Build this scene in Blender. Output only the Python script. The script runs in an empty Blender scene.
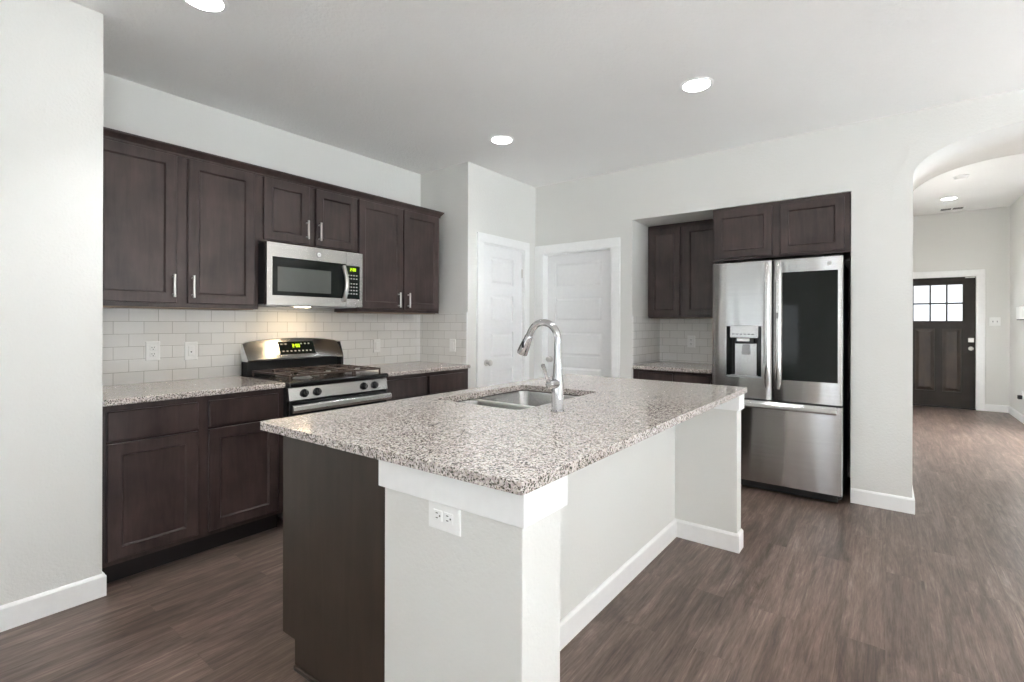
import bpy, bmesh, math, random
from mathutils import Vector, Matrix

C = bpy.context.scene.collection
S = bpy.context.scene
PI = math.pi

# ------------------------------------------------------------------ camera
FPX, YAW, ROLL, HOR, CAMZ = 489.0, math.radians(37.45), math.radians(0.15), 323.3, 1.29
cd = bpy.data.cameras.new('camera')
cam = bpy.data.objects.new('camera', cd)
C.objects.link(cam)
fw = Vector((-math.sin(YAW), math.cos(YAW), 0)); rt = Vector((math.cos(YAW), math.sin(YAW), 0)); up = Vector((0, 0, 1))
r3 = rt * math.cos(ROLL) + up * math.sin(ROLL); u3 = up * math.cos(ROLL) - rt * math.sin(ROLL)
m = Matrix((r3, u3, -fw)).transposed().to_4x4(); m.translation = (0, 0, CAMZ)
cam.matrix_world = m
cd.sensor_fit = 'HORIZONTAL'; cd.sensor_width = 36; cd.lens = FPX / 1024 * 36
cd.shift_y = -(341 - HOR) / 1024
cd.clip_start = 0.05
S.camera = cam

# ------------------------------------------------------------------ world and exposure
w = bpy.data.worlds.new('world'); S.world = w; w.use_nodes = True
bg = w.node_tree.nodes['Background']; bg.inputs[0].default_value = (0.86, 0.93, 1.0, 1); bg.inputs[1].default_value = 1.0
S.view_settings.view_transform = 'Standard'; S.view_settings.look = 'None'
S.view_settings.exposure = 0.76; S.view_settings.gamma = 1.0; S.view_settings.use_curve_mapping = False
try:
    S.cycles.max_bounces = 10; S.cycles.diffuse_bounces = 6; S.cycles.glossy_bounces = 5; S.cycles.use_denoising = True
    S.cycles.sample_clamp_indirect = 25
except Exception:
    pass

def area_light(name, loc, aim, sx, sy, power, col=(1, 1, 1)):
    d = bpy.data.lights.new(name, 'AREA'); d.shape = 'RECTANGLE'; d.size = sx; d.size_y = sy
    d.energy = power; d.color = col
    o = bpy.data.objects.new(name, d); C.objects.link(o); o.location = loc
    o.rotation_euler = Vector(aim).to_track_quat('-Z', 'Y').to_euler()
    return o
DAY = (0.90, 0.95, 1.0)
BACK_WINDOWS = [(-2.75, -1.45, 0.6, 1.75), (0.6, 2.2, 0.1, 2.2)]         # x0 x1 z0 z1 on the wall behind the camera
RIGHT_WINDOWS = [(-2.8, -0.4, 0.1, 2.25), (0.0, 3.4, 0.1, 2.25)]         # y0 y1 z0 z1 on the right wall
YB, XR = -3.6, 5.4
for x0, x1, z0, z1 in BACK_WINDOWS:
    area_light('daylight', ((x0 + x1) / 2, YB - 0.25, (z0 + z1) / 2), (0, 1, 0), x1 - x0, z1 - z0, 3.5 * (x1 - x0) * (z1 - z0), DAY)
for y0, y1, z0, z1 in RIGHT_WINDOWS:
    area_light('daylight', (XR + 0.25, (y0 + y1) / 2, (z0 + z1) / 2), (-1, 0, 0), y1 - y0, z1 - z0, 0.6 * (y1 - y0) * (z1 - z0), DAY)
ADDED_HALL_WIN = (6.1, 8.3, 0.1, 1.6)  # unseen foyer side window, added to brighten the floor beyond the arch
area_light('daylight', (1.43 + 0.55, 7.25, 1.5), (-1, -0.1, -0.9), 1.9, 1.2, 100, DAY)  # added lamp outside that window, tilted down at the foyer floor
# the sun comes in through the tall windows on the right and falls on the floor out of frame
sd = bpy.data.lights.new('sun', 'SUN'); sd.energy = 190; sd.angle = math.radians(0.6); sd.color = (0.755, 0.925, 1.03)
so = bpy.data.objects.new('sun', sd); C.objects.link(so); so.location = (8, 0, 8)
so.rotation_euler = Vector((-0.70, 0.22, -0.66)).to_track_quat('-Z', 'Y').to_euler()

# ------------------------------------------------------------------ materials
def newmat(name):
    mt = bpy.data.materials.new(name); mt.use_nodes = True
    nt = mt.node_tree
    return mt, nt, nt.nodes['Principled BSDF']
def nd(nt, t, **kw):
    n = nt.nodes.new(t)
    for k, v in kw.items():
        if k in n.inputs: n.inputs[k].default_value = v
        else: setattr(n, k, v)
    return n
def pos(nt):
    return nt.nodes.new('ShaderNodeNewGeometry').outputs['Position']
def ramp(nt, stops, interp='LINEAR'):
    r = nt.nodes.new('ShaderNodeValToRGB'); r.color_ramp.interpolation = interp
    e = r.color_ramp.elements
    while len(e) < len(stops): e.new(0.5)
    for el, (p, c) in zip(e, stops): el.position = p; el.color = (*c, 1)
    return r
def bump(nt, bs, height, strength, dist):
    b = nd(nt, 'ShaderNodeBump', Strength=strength, Distance=dist)
    nt.links.new(height, b.inputs['Height']); nt.links.new(b.outputs[0], bs.inputs['Normal'])
    return b
def srgb(r, g, b):
    f = lambda c: ((c / 255 + 0.055) / 1.055) ** 2.4 if c > 10 else c / 255 / 12.92
    return (f(r), f(g), f(b))
def plain(name, col, rough=0.5, metal=0.0, coat=0.0, spec=0.5):
    mt, nt, bs = newmat(name)
    n = nd(nt, 'ShaderNodeTexNoise', Scale=30.0, Detail=2.0); nt.links.new(pos(nt), n.inputs['Vector'])
    a = tuple(c * 0.985 for c in col); b = tuple(min(1, c * 1.015) for c in col)
    r = ramp(nt, [(0.3, a), (0.7, b)]); nt.links.new(n.outputs['Fac'], r.inputs[0]); nt.links.new(r.outputs[0], bs.inputs['Base Color'])
    bs.inputs['Roughness'].default_value = rough; bs.inputs['Metallic'].default_value = metal
    bs.inputs['Coat Weight'].default_value = coat; bs.inputs['Specular IOR Level'].default_value = spec
    return mt
def paint(name, col, scale=75, strength=0.45, dist=0.005, rough=0.6):
    mt, nt, bs = newmat(name)
    p = pos(nt)
    n = nd(nt, 'ShaderNodeTexNoise', Scale=scale, Detail=4.0, Roughness=0.6); nt.links.new(p, n.inputs['Vector'])
    n2 = nd(nt, 'ShaderNodeTexNoise', Scale=1.3, Detail=2.0); nt.links.new(p, n2.inputs['Vector'])
    r = ramp(nt, [(0.3, tuple(c * 0.985 for c in col)), (0.7, tuple(min(1, c * 1.015) for c in col))])
    nt.links.new(n2.outputs['Fac'], r.inputs[0]); nt.links.new(r.outputs[0], bs.inputs['Base Color'])
    bs.inputs['Roughness'].default_value = rough
    bump(nt, bs, n.outputs['Fac'], strength, dist)
    return mt
def emit(name, col, strength):
    mt, nt, bs = newmat(name)
    bs.inputs['Base Color'].default_value = (*col, 1)
    bs.inputs['Emission Color'].default_value = (*col, 1); bs.inputs['Emission Strength'].default_value = strength
    return mt
def wood(name, dark, light, rough=0.38, along='z', spec=0.5):
    mt, nt, bs = newmat(name)
    p = pos(nt)
    mp = nt.nodes.new('ShaderNodeMapping'); nt.links.new(p, mp.inputs[0])
    mp.inputs['Scale'].default_value = (9, 9, 1.0) if along == 'z' else (9, 1.0, 9)
    n = nd(nt, 'ShaderNodeTexNoise', Scale=3.0, Detail=8.0, Roughness=0.65, Distortion=0.6); nt.links.new(mp.outputs[0], n.inputs['Vector'])
    n2 = nd(nt, 'ShaderNodeTexNoise', Scale=5.0, Detail=3.0); nt.links.new(p, n2.inputs['Vector'])
    mx = nd(nt, 'ShaderNodeMath', operation='ADD'); nt.links.new(n.outputs['Fac'], mx.inputs[0]); nt.links.new(n2.outputs['Fac'], mx.inputs[1])
    h = nd(nt, 'ShaderNodeMath', operation='MULTIPLY'); nt.links.new(mx.outputs[0], h.inputs[0]); h.inputs[1].default_value = 0.5
    r = ramp(nt, [(0.35, dark), (0.65, light)]); nt.links.new(h.outputs[0], r.inputs[0]); nt.links.new(r.outputs[0], bs.inputs['Base Color'])
    bs.inputs['Roughness'].default_value = rough; bs.inputs['Specular IOR Level'].default_value = spec
    bump(nt, bs, n.outputs['Fac'], 0.08, 0.001)
    return mt
def steel(name, col, rough, along='x', wob=0.0, vert=True, aniso=0.0):
    # brushed stainless; "wob" adds the slow unevenness of sheet metal
    mt, nt, bs = newmat(name)
    p = pos(nt)
    mp = nt.nodes.new('ShaderNodeMapping'); nt.links.new(p, mp.inputs[0])
    mp.inputs['Scale'].default_value = {'x': (2, 2, 300), 'z': (300, 300, 2)}[along]
    n = nd(nt, 'ShaderNodeTexNoise', Scale=1.0, Detail=3.0); nt.links.new(mp.outputs[0], n.inputs['Vector'])
    r = ramp(nt, [(0.3, tuple(c * 0.93 for c in col)), (0.7, tuple(min(1, c * 1.05) for c in col))])
    nt.links.new(n.outputs['Fac'], r.inputs[0]); nt.links.new(r.outputs[0], bs.inputs['Base Color'])
    bs.inputs['Metallic'].default_value = 1.0; bs.inputs['Roughness'].default_value = rough
    bs.inputs['Anisotropic'].default_value = aniso; bs.inputs['Anisotropic Rotation'].default_value = 0.25
    if wob:
        m2 = nt.nodes.new('ShaderNodeMapping'); nt.links.new(p, m2.inputs[0]); m2.inputs['Scale'].default_value = (7, 7, 0.8) if vert else (0.8, 0.8, 7)
        n2 = nd(nt, 'ShaderNodeTexNoise', Scale=1.0, Detail=1.0); nt.links.new(m2.outputs[0], n2.inputs['Vector'])
        bump(nt, bs, n2.outputs['Fac'], 1.0, wob)
    return mt
def granite(name):
    mt, nt, bs = newmat(name)
    p = pos(nt)
    dn = nd(nt, 'ShaderNodeTexNoise', Scale=60.0, Detail=2.0); nt.links.new(p, dn.inputs['Vector'])
    sc = nd(nt, 'ShaderNodeVectorMath', operation='SCALE'); nt.links.new(dn.outputs['Color'], sc.inputs[0]); sc.inputs['Scale'].default_value = 0.006
    ad = nd(nt, 'ShaderNodeVectorMath', operation='ADD'); nt.links.new(p, ad.inputs[0]); nt.links.new(sc.outputs[0], ad.inputs[1])
    v1 = nd(nt, 'ShaderNodeTexVoronoi', Scale=205.0); nt.links.new(ad.outputs[0], v1.inputs['Vector'])
    s1 = nt.nodes.new('ShaderNodeSeparateColor'); nt.links.new(v1.outputs['Color'], s1.inputs[0])
    r1 = ramp(nt, [(0.0, srgb(92, 92, 82)), (0.10, srgb(140, 132, 125)), (0.24, srgb(186, 173, 170)), (0.45, srgb(210, 202, 198)), (0.75, srgb(226, 220, 213)), (0.9, srgb(198, 188, 176))], 'CONSTANT')
    nt.links.new(s1.outputs[0], r1.inputs[0])
    v2 = nd(nt, 'ShaderNodeTexVoronoi', Scale=330.0); nt.links.new(ad.outputs[0], v2.inputs['Vector'])
    s2 = nt.nodes.new('ShaderNodeSeparateColor'); nt.links.new(v2.outputs['Color'], s2.inputs[0])
    f2 = ramp(nt, [(0.0, (1, 1, 1)), (0.10, (0, 0, 0))], 'CONSTANT'); nt.links.new(s2.outputs[1], f2.inputs[0])
    mx = nd(nt, 'ShaderNodeMix', data_type='RGBA'); nt.links.new(f2.outputs[0], mx.inputs['Factor'])
    nt.links.new(r1.outputs[0], mx.inputs['A']); mx.inputs['B'].default_value = (*srgb(64, 66, 56), 1)
    nt.links.new(mx.outputs['Result'], bs.inputs['Base Color'])
    bs.inputs['Roughness'].default_value = 0.12; bs.inputs['Specular IOR Level'].default_value = 0.6
    return mt
def floor_mat():
    mt, nt, bs = newmat('vinyl_plank')
    p = pos(nt)
    sx = nt.nodes.new('ShaderNodeSeparateXYZ'); nt.links.new(p, sx.inputs[0])
    cb = nt.nodes.new('ShaderNodeCombineXYZ'); nt.links.new(sx.outputs[1], cb.inputs[0]); nt.links.new(sx.outputs[0], cb.inputs[1])
    bk = nd(nt, 'ShaderNodeTexBrick', Scale=1.0); bk.offset = 0.37
    bk.inputs['Brick Width'].default_value = 1.22; bk.inputs['Row Height'].default_value = 0.152; bk.inputs['Mortar Size'].default_value = 0.0012
    bk.inputs['Color1'].default_value = (0, 0, 0, 1); bk.inputs['Color2'].default_value = (1, 1, 1, 1); bk.inputs['Mortar'].default_value = (0.2, 0.2, 0.2, 1)
    nt.links.new(cb.outputs[0], bk.inputs['Vector'])
    mp = nt.nodes.new('ShaderNodeMapping'); mp.inputs['Scale'].default_value = (1, 1, 1); nt.links.new(cb.outputs[0], mp.inputs[0])
    off = nd(nt, 'ShaderNodeVectorMath', operation='SCALE'); off.inputs['Scale'].default_value = 7.3; nt.links.new(bk.outputs['Color'], off.inputs[0])
    ad = nd(nt, 'ShaderNodeVectorMath', operation='ADD'); nt.links.new(mp.outputs[0], ad.inputs[0]); nt.links.new(off.outputs[0], ad.inputs[1])
    def grain(scale, detail, rough, dist):
        g = nt.nodes.new('ShaderNodeMapping'); g.inputs['Scale'].default_value = scale; nt.links.new(ad.outputs[0], g.inputs[0])
        q = nd(nt, 'ShaderNodeTexNoise', Scale=1.0, Detail=detail, Roughness=rough, Distortion=dist); nt.links.new(g.outputs[0], q.inputs['Vector'])
        return q.outputs['Fac']
    def mixf(a, b_, f):
        q = nd(nt, 'ShaderNodeMix', data_type='FLOAT'); q.inputs['Factor'].default_value = f
        nt.links.new(a, q.inputs['A']); nt.links.new(b_, q.inputs['B']); return q.outputs[0]
    blotch = grain((1.3, 8, 1), 5.0, 0.65, 2.0)
    streak = grain((1.8, 40, 1), 6.0, 0.7, 0.8)
    fine = grain((14, 190, 1), 3.0, 0.6, 0.2)
    gr = mixf(mixf(blotch, streak, 0.45), fine, 0.2)
    r = ramp(nt, [(0.35, srgb(64, 53, 47)), (0.45, srgb(92, 77, 69)), (0.55, srgb(122, 105, 96)), (0.65, srgb(154, 137, 126))])
    nt.links.new(gr, r.inputs[0])
    tint = ramp(nt, [(0.0, (0.9, 0.9, 0.9)), (1.0, (1.08, 1.07, 1.06))]); nt.links.new(bk.outputs['Color'], tint.inputs[0])
    mx = nd(nt, 'ShaderNodeMix', data_type='RGBA', blend_type='MULTIPLY'); mx.inputs['Factor'].default_value = 1.0
    nt.links.new(r.outputs[0], mx.inputs['A']); nt.links.new(tint.outputs[0], mx.inputs['B'])
    nt.links.new(mx.outputs['Result'], bs.inputs['Base Color'])
    bs.inputs['Roughness'].default_value = 0.36
    bs.inputs['Specular IOR Level'].default_value = 0.5
    bump(nt, bs, gr, 0.15, 0.002)
    return mt
def tile_mat(name, axis, o_u, o_v):
    mt, nt, bs = newmat(name)
    p = pos(nt)
    sx = nt.nodes.new('ShaderNodeSeparateXYZ'); nt.links.new(p, sx.inputs[0])
    cb = nt.nodes.new('ShaderNodeCombineXYZ'); nt.links.new(sx.outputs[axis], cb.inputs[0]); nt.links.new(sx.outputs[2], cb.inputs[1])
    mp = nt.nodes.new('ShaderNodeMapping'); mp.inputs['Location'].default_value = (-o_u, -o_v, 0); nt.links.new(cb.outputs[0], mp.inputs[0])
    bk = nd(nt, 'ShaderNodeTexBrick', Scale=1.0); bk.offset = 0.5
    bk.inputs['Brick Width'].default_value = 0.1505; bk.inputs['Row Height'].default_value = 0.0762
    bk.inputs['Mortar Size'].default_value = 0.0016; bk.inputs['Mortar Smooth'].default_value = 0.3
    bk.inputs['Color1'].default_value = (*srgb(232, 231, 227), 1); bk.inputs['Color2'].default_value = (*srgb(239, 238, 235), 1); bk.inputs['Mortar'].default_value = (*srgb(186, 183, 177), 1)
    nt.links.new(mp.outputs[0], bk.inputs['Vector'])
    nt.links.new(bk.outputs['Color'], bs.inputs['Base Color'])
    bs.inputs['Roughness'].default_value = 0.12
    inv = nd(nt, 'ShaderNodeMath', operation='SUBTRACT'); inv.inputs[0].default_value = 1.0; nt.links.new(bk.outputs['Fac'], inv.inputs[1])
    n = nd(nt, 'ShaderNodeTexNoise', Scale=9.0, Detail=1.0); nt.links.new(p, n.inputs['Vector'])
    sm = nd(nt, 'ShaderNodeMath', operation='MULTIPLY_ADD'); nt.links.new(n.outputs['Fac'], sm.inputs[0]); sm.inputs[1].default_value = 0.8; nt.links.new(inv.outputs[0], sm.inputs[2])
    bump(nt, bs, sm.outputs[0], 0.5, 0.0015)
    return mt
def glass_mat(name, tint=(1, 1, 1), refl=0.08):
    mt = bpy.data.materials.new(name); mt.use_nodes = True; nt = mt.node_tree; nt.nodes.clear()
    out = nt.nodes.new('ShaderNodeOutputMaterial'); tr = nt.nodes.new('ShaderNodeBsdfTransparent'); gl = nt.nodes.new('ShaderNodeBsdfGlossy')
    tr.inputs[0].default_value = (*tint, 1); gl.inputs['Roughness'].default_value = 0.02
    mx = nt.nodes.new('ShaderNodeMixShader'); mx.inputs[0].default_value = refl
    nt.links.new(tr.outputs[0], mx.inputs[1]); nt.links.new(gl.outputs[0], mx.inputs[2]); nt.links.new(mx.outputs[0], out.inputs[0])
    return mt

M = {}
M['wall'] = paint('wall_paint', srgb(225, 224, 220))
M['ceiling'] = paint('ceiling_paint', srgb(243, 242, 240), scale=50, strength=0.8, dist=0.007, rough=0.8)
M['trim'] = plain('white_trim', srgb(245, 245, 244), 0.35)
M['door'] = plain('white_door', srgb(243, 243, 243), 0.38)
M['wood'] = wood('espresso_wood', srgb(47, 37, 36), srgb(78, 64, 61), 0.30)
M['wood_in'] = plain('cabinet_underside', srgb(150, 128, 104), 0.6)
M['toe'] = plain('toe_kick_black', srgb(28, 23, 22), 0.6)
M['panel'] = wood('island_panel_wood', srgb(46, 37, 30), srgb(62, 51, 43), 0.42)
M['nickel'] = steel('satin_nickel', (0.72, 0.70, 0.67), 0.28, 'z')
M['chrome'] = plain('chrome', (0.56, 0.56, 0.57), 0.06, 1.0)
M['steel'] = steel('stainless', (0.66, 0.655, 0.645), 0.26, 'x', 0.0, aniso=0.75)
M['steel_fridge'] = steel('stainless_fridge', (0.54, 0.535, 0.53), 0.22, 'x', 0.008, aniso=0.7)
M['steel_sink'] = steel('stainless_sink', (0.46, 0.46, 0.455), 0.26, 'x')  # darker than the other stainless: some of the bowls' shade is in the colour
M['granite'] = granite('granite')
M['floor'] = floor_mat()
M['tile_y'] = tile_mat('subway_tile', 1, 0.932 - 0.1505 * 10, 0.9145)
M['tile_x'] = tile_mat('subway_tile_return', 0, -3.58 - 0.1505 * 4, 0.9145)
M['black'] = plain('black_enamel', srgb(22, 22, 23), 0.22)
M['matte'] = plain('black_matte', srgb(30, 29, 29), 0.6)
M['iron'] = plain('cast_iron', srgb(78, 64, 59), 0.38)
M['blackglass'] = plain('black_glass', srgb(24, 28, 27), 0.05, spec=0.3)
M['mwglass'] = plain('microwave_window', srgb(92, 95, 92), 0.12)
M['display'] = emit('green_display', srgb(190, 225, 30), 1.0)
M['keys'] = plain('key_legend', srgb(190, 190, 185), 0.5)
M['plastic'] = plain('white_plastic', srgb(245, 245, 243), 0.35)
M['slot'] = plain('dark_slot', srgb(40, 40, 40), 0.6)
M['grey'] = plain('grey_plastic', srgb(150, 150, 150), 0.35)
M['lens'] = emit('lamp_lens', (1.0, 0.98, 0.95), 15)
M['hood'] = emit('hood_lamp', (1.0, 0.76, 0.46), 45)
M['entry'] = wood('entry_door_wood', srgb(32, 27, 23), srgb(46, 39, 33), 0.42, spec=0.3)
M['entry2'] = wood('entry_panel_wood', srgb(38, 31, 26), srgb(64, 50, 40), 0.36)
M['glass'] = glass_mat('clear_glass')

# ------------------------------------------------------------------ mesh helpers
# a mapping turns (u along the face, v up, w out of the face) into the room's x, y, z
def face_px(x0): return lambda u, v, w: (x0 + w, u, v)      # faces +X
def face_nx(x0): return lambda u, v, w: (x0 - w, u, v)      # faces -X
def face_ny(y0): return lambda u, v, w: (u, y0 - w, v)      # faces -Y
def ident(x, y, z): return (x, y, z)

class MB:
    def __init__(s, T=ident): s.bm = bmesh.new(); s.T = T; s.mats = []; s.mi = 0
    def mat(s, m):
        if m not in s.mats: s.mats.append(m)
        s.mi = s.mats.index(m); return s
    def v(s, *p): return s.bm.verts.new(s.T(*p))
    def f(s, vs):
        try: fc = s.bm.faces.new(vs)
        except ValueError: return None
        fc.material_index = s.mi; return fc
    def box(s, a0, a1, b0, b1, c0, c1):
        vs = [s.v(a, b, c) for a in (a0, a1) for b in (b0, b1) for c in (c0, c1)]
        for q in ((0, 1, 3, 2), (4, 6, 7, 5), (0, 4, 5, 1), (2, 3, 7, 6), (0, 2, 6, 4), (1, 5, 7, 3)): s.f([vs[i] for i in q])
        return s
    def loft(s, loops, cap0=True, cap1=True):
        L = [[s.v(*p) for p in lp] for lp in loops]
        n = len(L[0])
        for A, B in zip(L, L[1:]):
            for i in range(n): s.f([A[i], A[(i + 1) % n], B[(i + 1) % n], B[i]])
        if cap0: s.f(L[0][::-1])
        if cap1: s.f(L[-1])
        return s
    def shaker(s, u0, u1, v0, v1, w0, th=0.020, rail=0.056, rec=0.010, sl=0.008):
        def rc(d, w): return [(u0 + d, v0 + d, w), (u1 - d, v0 + d, w), (u1 - d, v1 - d, w), (u0 + d, v1 - d, w)]
        s.loft([rc(0, w0), rc(0, w0 + th - 0.003), rc(0.003, w0 + th), rc(rail, w0 + th), rc(rail + sl, w0 + th - rec)])
        return s
    def slab(s, u0, u1, v0, v1, w0, th=0.020, e=0.004):
        def rc(d, w): return [(u0 + d, v0 + d, w), (u1 - d, v0 + d, w), (u1 - d, v1 - d, w), (u0 + d, v1 - d, w)]
        s.loft([rc(0, w0), rc(0, w0 + th - e), rc(e, w0 + th)]); return s
    def prism(s, poly, c0, c1):
        s.loft([[(a, b, c0) for a, b in poly], [(a, b, c1) for a, b in poly]]); return s
    def ring(s, c, axis, r, n):
        c = Vector(c); ax = Vector(axis).normalized(); t = Vector((0, 0, 1)) if abs(ax.z) < 0.9 else Vector((1, 0, 0))
        a = ax.cross(t).normalized(); b = ax.cross(a)
        return [tuple(c + a * (r * math.cos(2 * PI * i / n)) + b * (r * math.sin(2 * PI * i / n))) for i in range(n)]
    def lathe(s, base, axis, prof, n=24):          # prof: (distance along the axis, radius)
        b = Vector(base); ax = Vector(axis).normalized()
        s.loft([s.ring(b + ax * d, ax, max(r, 1e-4), n) for d, r in prof]); return s
    def cyl(s, p0, p1, r0, r1=None, n=20):
        d = Vector(p1) - Vector(p0)
        return s.lathe(p0, d, [(0, r0), (d.length, r0 if r1 is None else r1)], n)
    def tube(s, pts, rad, n=14):
        pts = [Vector(p) for p in pts]; rad = rad if isinstance(rad, (list, tuple)) else [rad] * len(pts)
        loops = []; prev = None
        for i, p in enumerate(pts):
            t = (pts[min(i + 1, len(pts) - 1)] - pts[max(i - 1, 0)]).normalized()
            if prev is None:
                r = Vector((0, 0, 1)) if abs(t.z) < 0.9 else Vector((1, 0, 0)); a = t.cross(r).normalized()
            else:
                a = (prev - t * prev.dot(t)).normalized()
            prev = a; b = t.cross(a)
            loops.append([tuple(p + a * (rad[i] * math.cos(2 * PI * k / n)) + b * (rad[i] * math.sin(2 * PI * k / n))) for k in range(n)])
        return s.loft(loops)
    def build(s, name, mat=None, parent=None, bev=0.0, smooth=False, seg=2):
        bmesh.ops.recalc_face_normals(s.bm, faces=s.bm.faces[:])
        me = bpy.data.meshes.new(name)
        org = ORG.get(parent.name, Vector()) if parent else Vector()
        bmesh.ops.translate(s.bm, verts=s.bm.verts[:], vec=-org)
        if smooth:
            for f in s.bm.faces: f.smooth = True
        s.bm.to_mesh(me); s.bm.free()
        o = bpy.data.objects.new(name, me); C.objects.link(o)
        for mm in ([mat] if mat else s.mats): me.materials.append(mm)
        if parent: o.parent = parent; ORG[o.name] = org
        if bev:
            b = o.modifiers.new('edge', 'BEVEL'); b.width = bev; b.segments = seg; b.limit_method = 'ANGLE'; b.angle_limit = math.radians(40)
        if smooth:
            try: me.set_sharp_from_angle(angle=math.radians(38))
            except Exception: pass
        return o
ORG = {}
def thing(name, loc, label, cat, group=None):
    o = bpy.data.objects.new(name, None); C.objects.link(o); o.location = loc; o.empty_display_size = 0.1
    o['label'] = label; o['category'] = cat
    if group: o['group'] = group
    ORG[o.name] = Vector(loc)
    return o
def tag(o, label, cat, group=None):
    o['label'] = label; o['category'] = cat
    if group: o['group'] = group
    return o
def struct(o, label=None):
    o['kind'] = 'structure'
    if label: o['label'] = label
    return o
def bx(name, mat, a, parent=None, bev=0.0, T=ident): return MB(T).box(*a).build(name, mat, parent, bev)
def rrect(x0, x1, y0, y1, r, n=6):
    out = []
    for cx, cy, a0 in ((x1 - r, y0 + r, -PI / 2), (x1 - r, y1 - r, 0), (x0 + r, y1 - r, PI / 2), (x0 + r, y0 + r, PI)):
        for i in range(n + 1):
            a = a0 + PI / 2 * i / n; out.append((cx + r * math.cos(a), cy + r * math.sin(a)))
    return out

# ------------------------------------------------------------------ key dimensions
XL = -3.62          # wall behind the range
YP = 3.25           # side of the pantry bump-out
XP = -2.99          # pantry wall with the narrow door
YW = 4.31           # wall with the second door, the niche and the arch
ZC = 2.743
ZH = 3.02           # foyer ceiling
XS, YS = -2.935, 0.657  # face and end of the foreground wall
NX0, NX1, NZ, NYB = -1.888, -0.205, 2.258, 5.00
AX0, AX1, AYB = 0.142, 1.43, 5.15
YD = 10.1
CT = 0.92

# ------------------------------------------------------------------ the room
fl = MB().box(XL - 0.2, XR + 0.2, YB - 0.2, YD + 0.2, -0.1, 0).build('floor', M['floor']); struct(fl)
struct(MB().box(XL - 0.2, XR + 0.2, YB - 0.2, AYB, ZC, ZC + 0.12).build('ceiling', M['ceiling']))
struct(MB().box(AX0 - 0.3, AX1 + 0.3, AYB, YD + 0.2, ZH, ZH + 0.12).build('ceiling_foyer', M['ceiling']))
struct(MB().box(XL - 0.15, XL, YS - 0.02, YP, 0, ZC).build('wall_left', M['wall']))
struct(MB().box(XL - 0.15, XS, YB, YS, 0, ZC).build('wall_left_foreground', M['wall']))
b = MB()
b.box(XL - 0.15, XP, YP, 3.45, 0, ZC); b.box(XL - 0.15, XP, 4.10, YW + 0.15, 0, ZC); b.box(XP - 0.14, XP, 3.45, 4.10, 2.045, ZC)
struct(b.build('wall_pantry', M['wall']))
b = MB()
b.box(XP, -2.90, YW, YW + 0.14, 0, ZC); b.box(-2.90, -2.10, YW, YW + 0.14, 2.03, ZC); b.box(-2.10, NX0, YW, NYB + 0.1, 0, ZC)
b.box(NX0, NX1, YW, NYB + 0.1, NZ, ZC); b.box(NX0, NX1, NYB, NYB + 0.1, 0, NZ)
b.box(NX1, AX0, YW, AYB, 0, ZH + 0.1)
b.box(AX1, XR + 0.2, YW, AYB, 0, ZH + 0.1)
b.box(-2.95, -2.05, YW + 0.2, YW + 0.25, 0, 2.3)
# the flat elliptical arch over the way to the foyer
cxa, aa, bb, zs = (AX0 + AX1) / 2, (AX1 - AX0) / 2, 0.25, 2.30
N = 28
lo = [(cxa - aa * math.cos(PI * i / N), zs + bb * math.sin(PI * i / N)) for i in range(N + 1)]
poly = lo + [(AX1, ZH + 0.1), (AX0, ZH + 0.1)]
bl = [[b.v(x, y, z) for x, z in lo] for y in (YW, AYB)]
tl = [[b.v(x, y, ZH + 0.1) for x, z in lo] for y in (YW, AYB)]
for i in range(N):
    b.f([bl[0][i], bl[0][i + 1], tl[0][i + 1], tl[0][i]]); b.f([bl[1][i + 1], bl[1][i], tl[1][i], tl[1][i + 1]])
    fa = b.f([bl[0][i + 1], bl[0][i], bl[1][i], bl[1][i + 1]])
    if fa: fa.smooth = True
    b.f([tl[0][i], tl[0][i + 1], tl[1][i + 1], tl[1][i]])
struct(b.build('wall_back', M['wall']))

# wall behind the camera and the right wall, with their windows
def wall_with_windows(name, T, u0, u1, wins, th=0.15):
    b = MB(T); x = u0
    for a0, a1, z0, z1 in sorted(wins):
        b.box(x, a0, 0, ZC, 0, th); b.box(a0, a1, 0, z0, 0, th); b.box(a0, a1, z1, ZC, 0, th); x = a1
    b.box(x, u1, 0, ZC, 0, th)
    struct(b.build(name, M['wall']))
wall_with_windows('wall_living', face_ny(YB), XL - 0.15, XR + 0.2, BACK_WINDOWS)
wall_with_windows('wall_right', face_px(XR), YB, YW, RIGHT_WINDOWS)
wn = 0
for T, wins in ((face_ny(YB), BACK_WINDOWS), (face_px(XR), RIGHT_WINDOWS), (face_px(AX1), [ADDED_HALL_WIN])):
    for a0, a1, z0, z1 in wins:
        wn += 1
        f = MB(T)
        for q in ((a0, a0 + 0.05, z0, z1), (a1 - 0.05, a1, z0, z1), (a0 + 0.05, a1 - 0.05, z0, z0 + 0.05), (a0 + 0.05, a1 - 0.05, z1 - 0.05, z1), (a0 + 0.05, a1 - 0.05, (z0 + z1) / 2 - 0.02, (z0 + z1) / 2 + 0.02)):
            f.box(*q, 0.04, 0.10)
        fo = struct(f.build('window_%d' % wn, M['trim']))
        g = MB(T).box(a0 + 0.05, a1 - 0.05, z0 + 0.05, z1 - 0.05, 0.068, 0.072).build('window_pane', M['glass'], fo)
        if wn == 1:
            s = MB(T)
            for k in range(28): s.box(a0 + 0.06, a1 - 0.06, z0 + 0.06 + k * 0.051, z0 + 0.085 + k * 0.051, 0.02, 0.03)
            s.build('blind', M['plastic'], fo)
struct(MB().box(AX1 + 0.14, AX1 + 3.6, AYB + 0.05, YD, 2.95, 3.05).build('trim_sun_blocker', M['trim']))  # unseen roof slab, added to keep the sun out of the foyer window
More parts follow.
